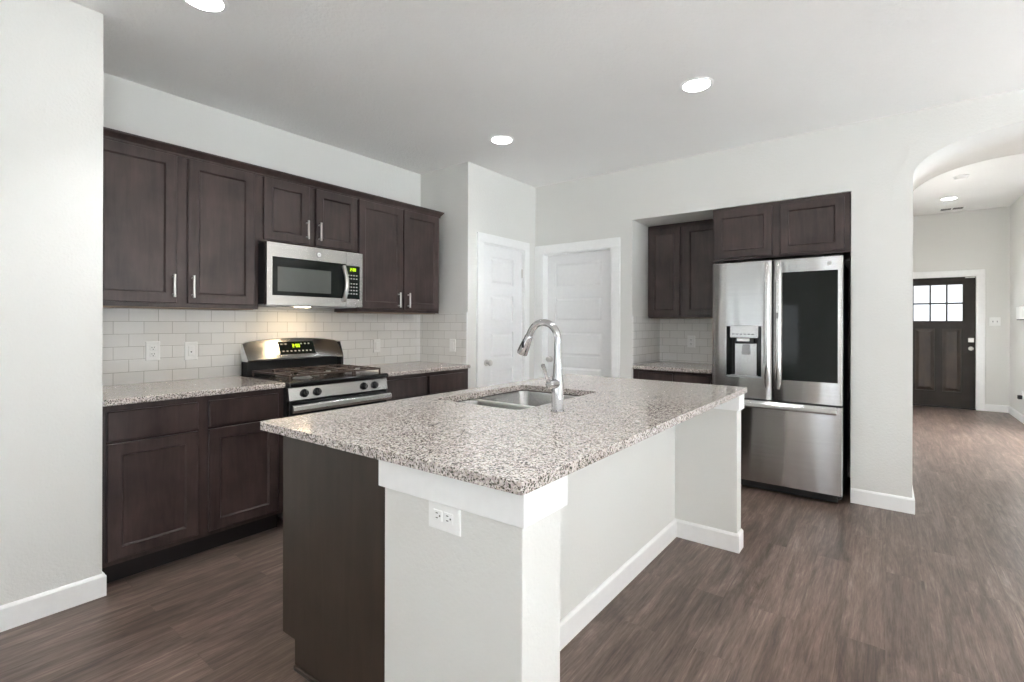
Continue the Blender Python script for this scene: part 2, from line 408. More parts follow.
# foyer walls
struct(MB().box(AX0 - 0.12, AX0, AYB, YD, 0, ZH).build('wall_foyer_left', M['wall']))
b = MB(face_px(AX1)); h0, h1, hz0, hz1 = ADDED_HALL_WIN
b.box(AYB, h0, 0, ZH, 0, 0.12); b.box(h1, YD + 0.15, 0, ZH, 0, 0.12); b.box(h0, h1, 0, hz0, 0, 0.12); b.box(h0, h1, hz1, ZH, 0, 0.12)
struct(b.build('wall_foyer_right', M['wall']))
DX0, DX1, DZ = 0.165, 1.07, 2.02
b = MB(); b.box(AX0 - 0.12, DX0, YD, YD + 0.15, 0, ZH); b.box(DX1, AX1, YD, YD + 0.15, 0, ZH); b.box(DX0, DX1, YD, YD + 0.15, DZ, ZH)
struct(b.build('wall_foyer', M['wall']))

# baseboards
BH, BT = 0.105, 0.014
prof = [(0, 0), (BT, 0), (BT, BH - 0.012), (BT - 0.005, BH - 0.004), (BT - 0.009, BH), (0, BH)]
def board(name, path, parent=None, flip=1):
    """baseboard along a floor polyline, mitred at its corners; the room is on the right-hand side of the path (flip -1: left)"""
    P = [Vector(p) for p in path]; loops = []
    nr = [Vector(((b - a).y, -(b - a).x)).normalized() * flip for a, b in zip(P, P[1:])]
    for i, p in enumerate(P):
        if i == 0: m_ = nr[0]
        elif i == len(P) - 1: m_ = nr[-1]
        else:
            q = nr[i - 1] + nr[i]; m_ = q / q.dot(nr[i])
        loops.append([(p.x + m_.x * w_, p.y + m_.y * w_, z) for w_, z in prof])
    o = MB().loft(loops).build(name, M['trim'], parent)
    return o if parent else struct(o)
board('baseboard_left', [(XS, YB), (XS, YS), (XS - 0.03, YS)])
board('baseboard_back', [(NX1, YW), (AX0, YW), (AX0, AYB)])
board('baseboard_foyer', [(DX1 + 0.1, YD), (AX1, YD), (AX1, 8.4)])

# ------------------------------------------------------------------ white interior doors
ROWS = [(0.235, 0.49), (0.592, 0.847), (0.948, 1.206), (1.306, 1.563), (1.665, 1.928)]
def white_door(name, T, u0, u1, p0, p1, ztop, w0):
    b = MB(T)
    b.box(u0, u1, 0.008, ztop, w0 - 0.035, w0 - 0.014)
    b.box(u0, p0, 0.008, ztop, w0 - 0.014, w0); b.box(p1, u1, 0.008, ztop, w0 - 0.014, w0)
    zz = [0.008] + [z for r in ROWS for z in r] + [ztop]
    for i in range(0, len(zz), 2): b.box(p0, p1, zz[i], zz[i + 1], w0 - 0.014, w0)
    for z0, z1 in ROWS:
        def rc(d, w): return [(p0 + d, z0 + d, w), (p1 - d, z0 + d, w), (p1 - d, z1 - d, w), (p0 + d, z1 - d, w)]
        b.loft([rc(0.016, w0 - 0.0145), rc(0.018, w0 - 0.011), rc(0.036, w0 - 0.002)])
    o = b.build(name, M['door']); struct(o)
    return o
def casing(name, T, u0, u1, ztop, wd, parent=None, lo=None):
    b = MB(T); a0 = u0 - wd; a1 = u1 + wd
    if lo is not None: a0 = lo
    for q in ((a0, u0, 0, ztop), (u1, a1, 0, ztop), (a0, a1, ztop, ztop + wd)):
        b.box(*q, 0, 0.017)
    return struct(b.build(name, M['trim'], bev=0.004))
def knob(parent, T, u, v, w0, mat):
    base = Vector(T(u, v, w0)); ax = Vector(T(u, v, w0 + 1)) - base
    b = MB(); b.lathe(base, ax, [(0, 0.031), (0.006, 0.031), (0.010, 0.014), (0.030, 0.012), (0.036, 0.022), (0.046, 0.028), (0.058, 0.026), (0.066, 0.014), (0.067, 0.001)], 24)
    return b.build('door_knob', mat, parent, smooth=True)
d1 = white_door('door_1', face_px(XP), 3.455, 4.095, 3.595, 3.95, 2.04, -0.02)
knob(d1, face_px(XP), 3.53, 0.915, -0.02, M['nickel'])
hg = MB(face_px(XP)); hg.box(4.088, 4.104, 1.76, 1.85, -0.02, -0.006)
hg.build('hinge', M['nickel'], d1)
casing('trim_1', face_px(XP), 3.45, 4.10, 2.045, 0.085)
d2 = white_door('door_2', face_ny(YW), -2.895, -2.105, -2.79, -2.24, 2.025, -0.085)
knob(d2, face_ny(YW), -2.845, 0.91, -0.085, M['nickel'])
casing('trim_2', face_ny(YW), -2.88, -2.095, 2.02, 0.09, lo=XP + 0.001)
b = MB(face_ny(YW)); b.box(-2.90, -2.885, 0, 2.03, -0.13, 0); b.box(-2.115, -2.10, 0, 2.03, -0.13, 0); b.box(-2.885, -2.115, 2.012, 2.03, -0.13, 0)
struct(b.build('trim_3', M['trim']))
b = MB(face_px(XP)); b.box(3.44, 3.455, 0, 2.045, -0.12, 0); b.box(4.095, 4.11, 0, 2.045, -0.12, 0); b.box(3.455, 4.095, 2.035, 2.05, -0.12, 0); b.box(3.4, 4.15, 0, 2.1, -0.16, -0.121)
struct(b.build('trim_4', M['trim']))

# ------------------------------------------------------------------ entrance door in the foyer
T = face_ny(YD)
b = MB(T)
w1 = -0.03
panes_u = [(0.371, 0.535), (0.556, 0.730), (0.750, 0.925)]
panes_u = [(0.345, 0.537), (0.556, 0.733), (0.752, 0.925)]
panes_v = [(1.345, 1.605), (1.628, 1.905)]
b.box(DX0, 0.345, 0.008, DZ - 0.004, w1 - 0.045, w1); b.box(0.925, DX1 - 0.003, 0.008, DZ - 0.004, w1 - 0.045, w1)
b.box(0.345, 0.925, 1.905, DZ - 0.004, w1 - 0.045, w1); b.box(0.345, 0.925, 1.605, 1.628, w1 - 0.045, w1); b.box(0.345, 0.925, 0.008, 0.25, w1 - 0.045, w1); b.box(0.345, 0.925, 1.225, 1.345, w1 - 0.045, w1)
for a0, a1 in ((0.537, 0.556), (0.733, 0.752)): b.box(a0, a1, 1.345, 1.905, w1 - 0.045, w1)
b.box(0.60, 0.69, 0.25, 1.225, w1 - 0.045, w1)
b.box(0.345, 0.36, 0.25, 1.225, w1 - 0.045, w1); b.box(0.91, 0.925, 0.25, 1.225, w1 - 0.045, w1)
d3 = struct(b.build('door_3', M['entry']))
for a0, a1 in ((0.36, 0.60), (0.69, 0.91)):
    q = MB(T)
    def rc(d, w): return [(a0 + d, 0.25 + d, w), (a1 - d, 0.25 + d, w), (a1 - d, 1.225 - d, w), (a0 + d, 1.225 - d, w)]
    q.loft([rc(0, w1 - 0.04), rc(0, w1 - 0.018), rc(0.018, w1 - 0.016), rc(0.05, w1 - 0.004)])
    q.build('door_panel', M['entry2'], d3)
for a0, a1 in panes_u:
    for z0, z1 in panes_v:
        MB(T).box(a0, a1, z0, z1, w1 - 0.026, w1 - 0.020).build('pane', M['glass'], d3)
q = MB(T); q.slab(0.985, 1.05, 1.02, 1.085, w1, 0.016, 0.004); q.cyl(T(1.0175, 1.0525, w1), T(1.0175, 1.0525, w1 + 0.03), 0.018); q.build('deadbolt', M['nickel'], d3)
knob(d3, T, 1.017, 0.925, w1, M['nickel'])
bx('latch', M['nickel'], (0.95, 1.06, DZ - 0.022, DZ - 0.006, w1, w1 + 0.012), d3, 0, T)
casing('trim_5', T, DX0, DX1, DZ, 0.1)
struct(bx('trim_6', M['matte'], (DX0, DX1, 0.0, 0.02, -0.10, 0.02), None, 0.004, T))

# ------------------------------------------------------------------ backsplash tile (part of the walls)
TT = 0.008
b = MB(); b.box(XL, XL + TT, YS, YP - TT, CT - 0.005, 1.385); struct(b.build('wall_backsplash_range', M['tile_y']))
b = MB(); b.box(XL + TT, -3.0, YP - TT, YP, CT - 0.005, 1.385); struct(b.build('wall_backsplash_pantry', M['tile_x']))
struct(bx('trim_7', M['trim'], (-3.0, -2.993, YP - TT - 0.001, YP, CT - 0.005, 1.388)))
b = MB(); b.box(NX0 + TT, -1.16, NYB - TT, NYB, 0.90, 1.345); struct(b.build('wall_backsplash_niche', M['tile_x']))
b = MB(); b.box(NX0, NX0 + TT, YW + 0.01, NYB - TT, 0.90, 1.36); struct(b.build('wall_backsplash_niche_side', M['tile_y']))

# ------------------------------------------------------------------ cabinets
def pull(parent, T, u, v0, v1, w0):
    b = MB()
    b.tube([T(u, v0, w0 + 0.032), T(u, v1, w0 + 0.032)], 0.007, 12)
    for v in (v0 + 0.016, v1 - 0.016): b.cyl(T(u, v, w0), T(u, v, w0 + 0.032), 0.005, n=10)
    return b.build('handle', M['nickel'], parent, smooth=True)
def cabinet(label, T, u0, u1, v0, v1, depth, cat, stiles, rails, doors, drawers=(), toe=0.0, group=None, name='wall_cabinet', under=None, mat=None):
    """carcass behind w=0, face frame flush at w=0, doors and drawer fronts on top of it"""
    mat = mat or M['wood']
    base = T((u0 + u1) / 2, v0 - toe, -depth / 2)
    t = thing(name, base, label, cat, group)
    b = MB(T); b.box(u0, u1, v0, v1, -depth, -0.019); b.build('carcass', mat, t)
    f = MB(T)
    for a0, a1 in stiles: f.box(a0, a1, v0, v1, -0.019, 0)
    for z0, z1 in rails:
        ss = sorted(stiles)
        for (p, q) in zip(ss, ss[1:]): f.box(p[1], q[0], z0, z1, -0.019, 0)
    f.build('face_frame', mat, t)
    for d in doors:
        o = MB(T).shaker(*d[:4], 0.001).build('door', mat, t)
        if len(d) > 4: pull(o, T, d[4], d[5], d[6], 0.021)
    for d in drawers: MB(T).slab(*d, 0.001).build('drawer', mat, t)
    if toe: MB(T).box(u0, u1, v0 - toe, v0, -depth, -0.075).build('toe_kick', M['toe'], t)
    if under:
        MB(T).box(u0 + 0.02, u1 - 0.02, v0 - 0.004, v0 + 0.001, -depth, -0.02).build('underside', under, t)
    return t
UF = face_px(-3.272); UZ0, UZ1 = 1.378, 2.268
cabinet('dark espresso wall cabinet with two tall doors left of the microwave', UF, YS + 0.005, 1.533, UZ0, UZ1, 0.305, 'cabinet',
        [(YS + 0.005, 0.69), (1.062, 1.125), (1.495, 1.533)], [(UZ0, 1.42), (2.235, UZ1)],
        [(0.672, 1.065, 1.402, 2.252, 1.044, 1.435, 1.566), (1.122, 1.503, 1.402, 2.252, 1.142, 1.435, 1.566)], under=M['wood_in'])
cabinet('short dark espresso wall cabinet directly above the microwave', UF, 1.533, 2.285, 1.825, UZ1, 0.305, 'cabinet',
        [(1.533, 1.575), (1.87, 1.945), (2.25, 2.285)], [(1.825, 1.86), (2.235, UZ1)],
        [(1.562, 1.880, 1.842, 2.252, 1.856, 1.878, 2.008), (1.932, 2.272, 1.842, 2.252, 1.952, 1.878, 2.008)])
cabinet('dark espresso wall cabinet with two tall doors right of the microwave', UF, 2.285, 3.16, UZ0, UZ1, 0.305, 'cabinet',
        [(2.285, 2.33), (2.70, 2.77), (3.115, 3.16)], [(UZ0, 1.42), (2.235, UZ1)],
        [(2.294, 2.724, 1.402, 2.252, 2.675, 1.42, 1.545), (2.742, 3.145, 1.402, 2.252, 2.778, 1.42, 1.545)], under=M['wood_in'])
# crown moulding along the top of the wall cabinets, with its return at the right end
def crown_prof(): return [(-0.012, 2.253), (0.006, 2.253), (0.009, 2.260), (0.009, 2.268), (0.018, 2.275), (0.032, 2.290), (0.040, 2.294), (0.040, 2.304), (-0.012, 2.304)]
b = MB(UF)
b.loft([[(YS + 0.005, z, w + 0.021 - 0.014) for w, z in crown_prof()], [(3.162 + max(w, 0) * 0.6, z, w + 0.007) for w, z in crown_prof()]])
b.T = ident
b.loft([[(XL + 0.002, 3.162 + w * 0.6, z) for w, z in crown_prof()], [(-3.272 - 0.012 + 0.02, 3.162 + w * 0.6, z) for w, z in crown_prof()]])
tag(b.build('crown_moulding', M['wood']), 'dark crown moulding running along the tops of the range wall cabinets', 'moulding')

BF = face_px(-2.98)
def base_cab(label, u0, u1, mid, dl, dr):
    return cabinet(label, BF, u0, u1, 0.11, 0.888, 0.598, 'cabinet', [(u0, u0 + 0.04), mid, (u1 - 0.045, u1)],
                   [(0.11, 0.15), (0.68, 0.72), (0.848, 0.888)],
                   [(*dl, 0.137, 0.700), (*dr, 0.137, 0.700)], [(*dl, 0.712, 0.857), (*dr, 0.712, 0.857)], toe=0.11, name='base_cabinet')
base_cab('dark espresso base cabinet with two drawers, left of the range', YS + 0.008, 1.552, (1.06, 1.14), (0.682, 1.073), (1.126, 1.513))
base_cab('dark espresso base cabinet in the corner right of the range', 2.308, 3.243, (2.72, 2.78), (2.335, 2.733), (2.763, 3.185))

def worktop(name, poly, z0, z1, label, cat, hole=None):
    bm = bmesh.new()
    def loop(pts):
        vs = [bm.verts.new((x, y, z1)) for x, y in pts]
        return vs, [bm.edges.new((vs[i], vs[(i + 1) % len(vs)])) for i in range(len(vs))]
    loops = [loop(poly)]
    if hole: loops.append(loop(hole))
    bmesh.ops.triangle_fill(bm, edges=[e for l in loops for e in l[1]], use_beauty=True, use_dissolve=False)
    r = bmesh.ops.extrude_face_region(bm, geom=bm.faces[:])
    bmesh.ops.translate(bm, verts=[v for v in r['geom'] if isinstance(v, bmesh.types.BMVert)], vec=(0, 0, z0 - z1))
    bmesh.ops.recalc_face_normals(bm, faces=bm.faces[:])
    me = bpy.data.meshes.new(name); bm.to_mesh(me); bm.free()
    o = bpy.data.objects.new(name, me); C.objects.link(o); me.materials.append(M['granite'])
    bv = o.modifiers.new('edge', 'BEVEL'); bv.width = 0.005; bv.segments = 3; bv.limit_method = 'ANGLE'; bv.angle_limit = math.radians(60)
    return tag(o, label, cat)
worktop('worktop', [(XL + 0.001, YS + 0.003), (-2.945, YS + 0.003), (-2.945, 1.548), (XL + 0.001, 1.548)], 0.8885, CT, 'speckled granite worktop on the base cabinet left of the range', 'worktop')
worktop('worktop', [(XL + 0.001, 2.312), (-2.945, 2.312), (-2.945, YP - 0.009), (XL + 0.001, YP - 0.009)], 0.8885, CT, 'speckled granite worktop in the corner right of the range', 'worktop')

# niche: upper cabinet, base cabinet, worktop, cabinet above the refrigerator
NF = face_ny(4.685)
cabinet('dark espresso wall cabinet inside the recess left of the refrigerator', NF, NX0 + 0.003, -1.172, 1.345, NZ - 0.004, 0.31, 'cabinet',
        [(NX0 + 0.003, -1.84), (-1.58, -1.51), (-1.21, -1.172)], [(1.345, 1.39), (2.20, NZ - 0.004)],
        [(-1.868, -1.563, 1.365, 2.215), (-1.527, -1.19, 1.365, 2.215)], under=M['wood_in'])
cabinet('dark espresso base cabinet in the recess left of the refrigerator', face_ny(4.335), NX0 + 0.003, -1.172, 0.11, 0.868, 0.655, 'cabinet',
        [(NX0 + 0.003, -1.80), (-1.52, -1.48), (-1.21, -1.172)], [(0.11, 0.15), (0.68, 0.72), (0.83, 0.868)],
        [(-1.825, -1.51, 0.137, 0.70), (-1.49, -1.185, 0.137, 0.70)], [(-1.825, -1.51, 0.712, 0.845), (-1.49, -1.185, 0.712, 0.845)], toe=0.11, name='base_cabinet')
worktop('worktop', [(NX0 + 0.009, 4.30), (-1.172, 4.30), (-1.172, NYB - 0.009), (NX0 + 0.009, NYB - 0.009)], 0.8685, 0.90, 'small granite worktop in the recess left of the refrigerator', 'worktop')
cabinet('wide dark espresso cabinet with two doors above the refrigerator', face_ny(4.315), -1.168, NX1 - 0.004, 1.815, NZ - 0.006, 0.58, 'cabinet',
        [(-1.168, -1.12), (-0.73, -0.65), (-0.27, NX1 - 0.004)], [(1.815, 1.855), (2.20, NZ - 0.006)],
        [(-1.148, -0.717, 1.835, 2.222), (-0.661, -0.245, 1.835, 2.222)])

# ------------------------------------------------------------------ refrigerator
F0, F1, FM, FY = -1.124, -0.244, -0.684, 4.13
fr = thing('refrigerator', (FM, 4.5, 0), 'stainless steel french door refrigerator with dark glass panel and water dispenser', 'refrigerator')
b = MB(); b.box(F0 + 0.01, F1 - 0.008, 4.215, 4.86, 0.03, 1.745); b.build('body', M['matte'], fr, 0.006)
b = MB(); b.box(F0 + 0.03, F1 - 0.03, 4.19, 4.24, 0.012, 0.075); b.build('base_grille', M['matte'], fr, 0.004)
for x in (F0 + 0.08, F1 - 0.08):
    MB().cyl((x, 4.25, 0.0), (x, 4.25, 0.035), 0.022).build('foot', M['matte'], fr)
for x in (F0 + 0.07, F1 - 0.07):
    MB().box(x - 0.05, x + 0.05, 4.16, 4.32, 1.745, 1.785).build('hinge_cover', M['matte'], fr, 0.006)
def fridge_door(u0, u1, z0, z1, hole=None):
    # front skin with softly rounded vertical edges, depth 70 mm
    T = face_ny(FY); b = MB(T)
    r = 0.016
    xs = [(u0, -0.068), (u0, -r), (u0 + 0.3 * r, -0.3 * r), (u0 + r, 0), ] + [(u1 - r, 0), (u1 - 0.3 * r, -0.3 * r), (u1, -r), (u1, -0.068)]
    if not hole:
        b.loft([[(u, z0, w) for u, w in xs], [(u, z1, w) for u, w in xs]])
    else:
        h0, h1, hz0, hz1 = hole
        L = [(u0, -0.068), (u0, -r), (u0 + 0.3 * r, -0.3 * r), (u0 + r, 0), (h0, 0), (h0, -0.068)]
        Rr = [(h1, -0.068), (h1, 0), (u1 - r, 0), (u1 - 0.3 * r, -0.3 * r), (u1, -r), (u1, -0.068)]
        b.loft([[(u, z0, w) for u, w in L], [(u, z1, w) for u, w in L]]); b.loft([[(u, z0, w) for u, w in Rr], [(u, z1, w) for u, w in Rr]])
        b.box(h0, h1, z0, hz0, -0.068, 0); b.box(h0, h1, hz1, z1, -0.068, 0)
    o = b.build('door', M['steel_fridge'], fr, smooth=True)
    return o
DZ0, DZ1 = 0.715, 1.772
H0, H1, HZ0, HZ1 = -1.012, -0.760, 0.872, 1.272
dl = fridge_door(F0, FM - 0.003, DZ0, DZ1, (H0, H1, HZ0, HZ1))
dr = fridge_door(FM + 0.003, F1, DZ0, DZ1)
TF = face_ny(FY)
# dispenser
b = MB(TF); b.box(H0, H1, HZ0, HZ1, -0.068, -0.060); b.build('dispenser_recess', M['matte'], dl)
b = MB(TF)
b.box(H0 + 0.002, H0 + 0.026, HZ0 + 0.012, HZ1 - 0.01, -0.060, -0.004); b.build('dispenser_cheek', M['blackglass'], dl); b = MB(TF); b.box(H1 - 0.026, H1 - 0.002, HZ0 + 0.012, HZ1 - 0.01, -0.060, -0.004)
b.build('dispenser_cheek', M['blackglass'], dl)
b = MB(TF); b.loft([[(H0 + 0.028, 1.180, 0.012), (H1 - 0.020, 1.180, 0.012), (H1 - 0.020, 1.180, -0.06), (H0 + 0.028, 1.180, -0.06)], [(H0 + 0.028, 1.278, 0.006), (H1 - 0.020, 1.278, 0.006), (H1 - 0.020, 1.278, -0.06), (H0 + 0.028, 1.278, -0.06)]])
cp = b.build('dispenser_panel', M['steel'], dl, 0.004)
k = MB(TF)
for i in range(6): k.box(H0 + 0.045 + i * 0.028, H0 + 0.062 + i * 0.028, 1.208, 1.213, 0.0105, 0.0125)
k.build('legend', M['slot'], cp)
b = MB(TF); b.box(H0 + 0.055, H1 - 0.055, 1.142, 1.180, -0.055, -0.012); b.build('ice_chute', M['black'], dl, 0.004)
b = MB(TF); b.box(-0.935, -0.845, 1.155, 1.178, -0.02, 0.004); b.build('dispenser_nozzle', M['plastic'], dl, 0.004)  # white plastic nozzle under the control panel, gives no light
b = MB(TF); b.box(H0 + 0.05, H1 - 0.035, HZ0 + 0.01, 1.14, -0.058, -0.040); b.build('dispenser_back', M['steel'], dl, 0.006)
b = MB(TF); b.loft([[(-0.905, 1.05, -0.018), (-0.845, 1.05, -0.018), (-0.845, 1.05, -0.03), (-0.905, 1.05, -0.03)], [(-0.90, 1.13, -0.03), (-0.85, 1.13, -0.03), (-0.85, 1.13, -0.042), (-0.90, 1.13, -0.042)]]); b.build('dispenser_paddle', M['grey'], dl, 0.005)
b = MB(TF); b.box(H0 + 0.004, H1 - 0.004, HZ0, HZ0 + 0.014, -0.060, -0.002); b.build('drip_tray', M['grey'], dl)
# handles: long slim grips beside the gap between the doors
for parent, u in ((dl, -0.722), (dr, -0.646)):
    b = MB(TF)
    zs_ = [0.80, 0.83, 0.90, 1.0, 1.3, 1.6, 1.70, 1.745, 1.76]
    ws = [0.001, 0.006, 0.022, 0.030, 0.033, 0.030, 0.024, 0.010, 0.001]
    hw = [0.010, 0.014, 0.018, 0.019, 0.019, 0.019, 0.018, 0.014, 0.010]
    b.loft([[(u - h, z, -0.004), (u - h, z, w_ * 0.7), (u - h * 0.5, z, w_), (u + h * 0.5, z, w_), (u + h, z, w_ * 0.7), (u + h, z, -0.004)] for z, w_, h in zip(zs_, ws, hw)])
    b.build('handle', M['steel'], parent, smooth=True)
# glass panel and badges on the right door
b = MB(TF); b.slab(-0.620, -0.272, 0.872, 1.675, 0.0, 0.004, 0.002); b.build('glass_panel', M['blackglass'], dr)
b = MB(); b.lathe(TF(-0.322, 1.722, 0), TF(0, 0, 1) - Vector(TF(0, 0, 0)) if False else (0, -1, 0), [(0, 0.016), (0.003, 0.016), (0.004, 0.014)], 20); lg = b.build('badge', M['plastic'], dr)
def text(parent, s, size, T_loc, rotz, mat, name='lettering'):
    cu = bpy.data.curves.new(name, 'FONT'); cu.body = s; cu.size = size; cu.align_x = 'CENTER'; cu.align_y = 'CENTER'; cu.extrude = 0.0004
    o = bpy.data.objects.new(name, cu); C.objects.link(o); o.location = Vector(T_loc) - ORG.get(parent.name, Vector()); o.rotation_euler = (PI / 2, 0, rotz)
    me = bpy.data.meshes.new_from_object(o.evaluated_get(bpy.context.evaluated_depsgraph_get()))
    q = bpy.data.objects.new(name, me); C.objects.link(q); q.location = o.location; q.rotation_euler = o.rotation_euler; q.parent = parent
    bpy.data.objects.remove(o); me.materials.clear(); me.materials.append(mat)
    return q
text(lg, 'LG', 0.016, TF(-0.322, 1.722, 0.0046), 0, M['grey'])
b = MB(TF); b.slab(-0.656, -0.640, 1.33, 1.375, 0.033, 0.002, 0.001); b.build('marker', M['grey'], dr)
# freezer drawer
T = TF; b = MB(T); r = 0.014
xs = [(F0, -0.068), (F0, -r), (F0 + 0.3 * r, -0.3 * r), (F0 + r, 0), (F1 - r, 0), (F1 - 0.3 * r, -0.3 * r), (F1, -r), (F1, -0.068)]
b.loft([[(u, 0.078, w) for u, w in xs], [(u, 0.700, w) for u, w in xs]])
dw = b.build('freezer_drawer', M['steel_fridge'], fr, smooth=True)
b = MB(T)
b.loft([[(u, z, w) for w, z in [(0.0, 0.652), (0.034, 0.648), (0.044, 0.658), (0.040, 0.682), (0.022, 0.704), (0.0, 0.706)]] for u in (F0 + 0.03, F1 - 0.03)])
b.build('handle', M['steel'], dw, 0.006)
b = MB(T); b.box(F0 + 0.01, F1 - 0.01, 0.700, 0.715, -0.068, -0.012); b.build('door_gap', M['matte'], fr)

# ------------------------------------------------------------------ microwave
MT = face_px(-3.17)
y0, y1, mz0, mz1 = 1.540, 2.264, 1.408, 1.815
mw = thing('microwave', (-3.37, 1.909, mz0), 'stainless steel microwave mounted above the gas range', 'microwave')
bx('body', M['matte'], (XL + 0.01, -3.205, y0, y1, mz0 + 0.006, mz1 - 0.002), mw, 0.003)
b = MB(MT)
b.box(y0, 2.121, 1.724, mz1, -0.034, 0); b.box(y0, 2.121, mz0, 1.470, -0.034, 0); b.box(y0, 1.576, 1.470, 1.724, -0.034, 0)
mdo = b.build('door', M['steel'], mw)
b = MB(MT); b.box(1.576, 2.121, 1.470, 1.724, -0.034, -0.003); wf = b.build('window_frame', M['blackglass'], mdo)
b = MB(MT); b.slab(1.611, 2.000, 1.498, 1.660, -0.003, 0.002, 0.001); b.build('window', M['mwglass'], mdo)
b = MB(); pts = []
for i in range(13):
    t_ = i / 12; pts.append(MT(2.098 + 0.004 * math.sin(PI * t_), 1.445 + 0.26 * t_, 0.006 + 0.036 * math.sin(PI * t_)))
b.tube(pts, 0.015, 14); b.build('handle', M['nickel'], mdo, smooth=True)
b = MB(); b.lathe(MT(1.905, 1.768, 0), (1, 0, 0), [(0, 0.019), (0.002, 0.019), (0.003, 0.017)], 22); ge = b.build('badge', M['grey'], mdo)
b = MB(); b.lathe(MT(1.905, 1.768, 0.003), (1, 0, 0), [(0, 0.015), (0.0008, 0.015)], 22); b.build('badge_face', M['plastic'], ge)
text(ge, 'GE', 0.015, MT(1.905, 1.768, 0.0045), PI / 2, M['grey'])
b = MB(MT)
b.box(2.124, y1, 1.716, mz1, -0.034, 0); b.box(2.124, y1, mz0, 1.468, -0.034, 0); b.box(2.240, y1, 1.468, 1.716, -0.034, 0)
b.build('control_surround', M['steel'], mw)
cp = bx('control_panel', M['blackglass'], (2.124, 2.240, 1.468, 1.716, -0.034, -0.002), mw, 0, MT)
DIG = {'1': 'bc', '2': 'abged', '3': 'abgcd', '0': 'abcdef', '5': 'afgcd', '4': 'fgbc'}
def digits(parent, T, s, u, v, h, w0):
    b = MB(T); t = h * 0.14; wd = h * 0.5
    for ch in s:
        if ch == ':':
            for k in (0.3, 0.65): b.box(u, u + t, v + h * k, v + h * k + t, w0, w0 + 0.001)
            u += t * 2.2; continue
        seg = {'a': (0, wd, h - t, h), 'd': (0, wd, 0, t), 'g': (0, wd, h / 2 - t / 2, h / 2 + t / 2), 'f': (0, t, h / 2, h), 'b': (wd - t, wd, h / 2, h), 'e': (0, t, 0, h / 2), 'c': (wd - t, wd, 0, h / 2)}
        for c in DIG[ch]:
            q = seg[c]; b.box(u + q[0], u + q[1], v + q[2], v + q[3], w0, w0 + 0.001)
        u += wd * 1.35
    return b.build('display', M['display'], parent)
digits(cp, MT, '2:00', 2.158, 1.676, 0.022, -0.002)
b = MB(MT); b.mat(M['blackglass']).box(2.134, 2.232, 1.48, 1.66, -0.0021, -0.0018); b.mat(M['keys'])
for r_ in range(6):
    for c_ in range(4): b.box(2.139 + c_ * 0.023, 2.150 + c_ * 0.023, 1.640 - r_ * 0.025 - (0.012 if r_ > 1 else 0), 1.648 - r_ * 0.025 - (0.012 if r_ > 1 else 0), -0.002, -0.001)
b.build('keypad', None, cp)
bx('vent_grille', M['grey'], (XL + 0.06, -3.22, y0 + 0.02, y1 - 0.02, mz0 - 0.004, mz0 + 0.006), mw)
bx('hood_light', M['hood'], (-3.42, -3.36, 1.86, 1.95, mz0 - 0.0055, mz0 - 0.004), mw)

# ------------------------------------------------------------------ gas range
R0, R1 = 1.556, 2.303
rg = thing('gas_range', (-3.24, 1.93, 0), 'freestanding stainless gas range between the base cabinets under the microwave', 'stove')
bx('body', M['matte'], (XL + 0.02, -2.955, R0, R1, 0.06, 0.888), rg)
for x in (-3.45, -3.05):
    for y in (R0 + 0.06, R1 - 0.06): MB().cyl((x, y, 0), (x, y, 0.062), 0.018).build('foot', M['matte'], rg)
b = MB(); b.box(XL + 0.02, -2.905, R0 - 0.001, R1 + 0.001, 0.888, 0.922); ck = b.build('cooktop', M['black'], rg, 0.010, seg=3)
RT = face_px(-2.955)
b = MB(RT); b.loft([[(R0, 0.805, 0.0), (R1, 0.805, 0.0), (R1, 0.805, 0.040), (R0, 0.805, 0.040)], [(R0, 0.886, 0.0), (R1, 0.886, 0.0), (R1, 0.886, 0.026), (R0, 0.886, 0.026)]])
b.build('knob_panel', M['steel'], rg, 0.003)
for yk in (1.657, 1.745, 2.100, 2.190):
    b = MB(); ax = Vector((1, 0, 0.16))
    b.lathe(RT(yk, 0.845, 0.032), ax, [(0, 0.026), (0.006, 0.026), (0.010, 0.021), (0.024, 0.019), (0.027, 0.016)], 20)
    kb = b.build('knob', M['black'], rg, smooth=True)
    p0 = Vector(RT(yk, 0.845, 0.032)) + ax.normalized() * 0.027
    MB().box(p0.x - 0.006, p0.x + 0.004, p0.y - 0.004, p0.y + 0.004, p0.z - 0.016, p0.z + 0.016).build('pointer', M['chrome'], kb, 0.001)
b = MB(RT); b.slab(R0 + 0.004, R1 - 0.004, 0.245, 0.798, 0.0, 0.034, 0.004); od = b.build('oven_door', M['black'], rg)
b = MB(RT); b.slab(R0 + 0.10, R1 - 0.10, 0.36, 0.66, 0.034, 0.002, 0.001); b.build('oven_window', M['blackglass'], od)
b = MB(RT); b.loft([[(u, z, w) for w, z in [(0.058, 0.728), (0.078, 0.732), (0.086, 0.750), (0.082, 0.776), (0.066, 0.784), (0.056, 0.772)]] for u in (R0 + 0.004, R1 + 0.004)])
for u in (R0 + 0.05, R1 - 0.05): b.box(u - 0.016, u + 0.016, 0.748, 0.772, 0.03, 0.062)
b.build('handle', M['steel'], od, 0.005)
b = MB(RT); b.slab(R0 + 0.004, R1 - 0.004, 0.07, 0.238, 0.0, 0.030, 0.004); b.build('storage_drawer', M['steel'], rg)
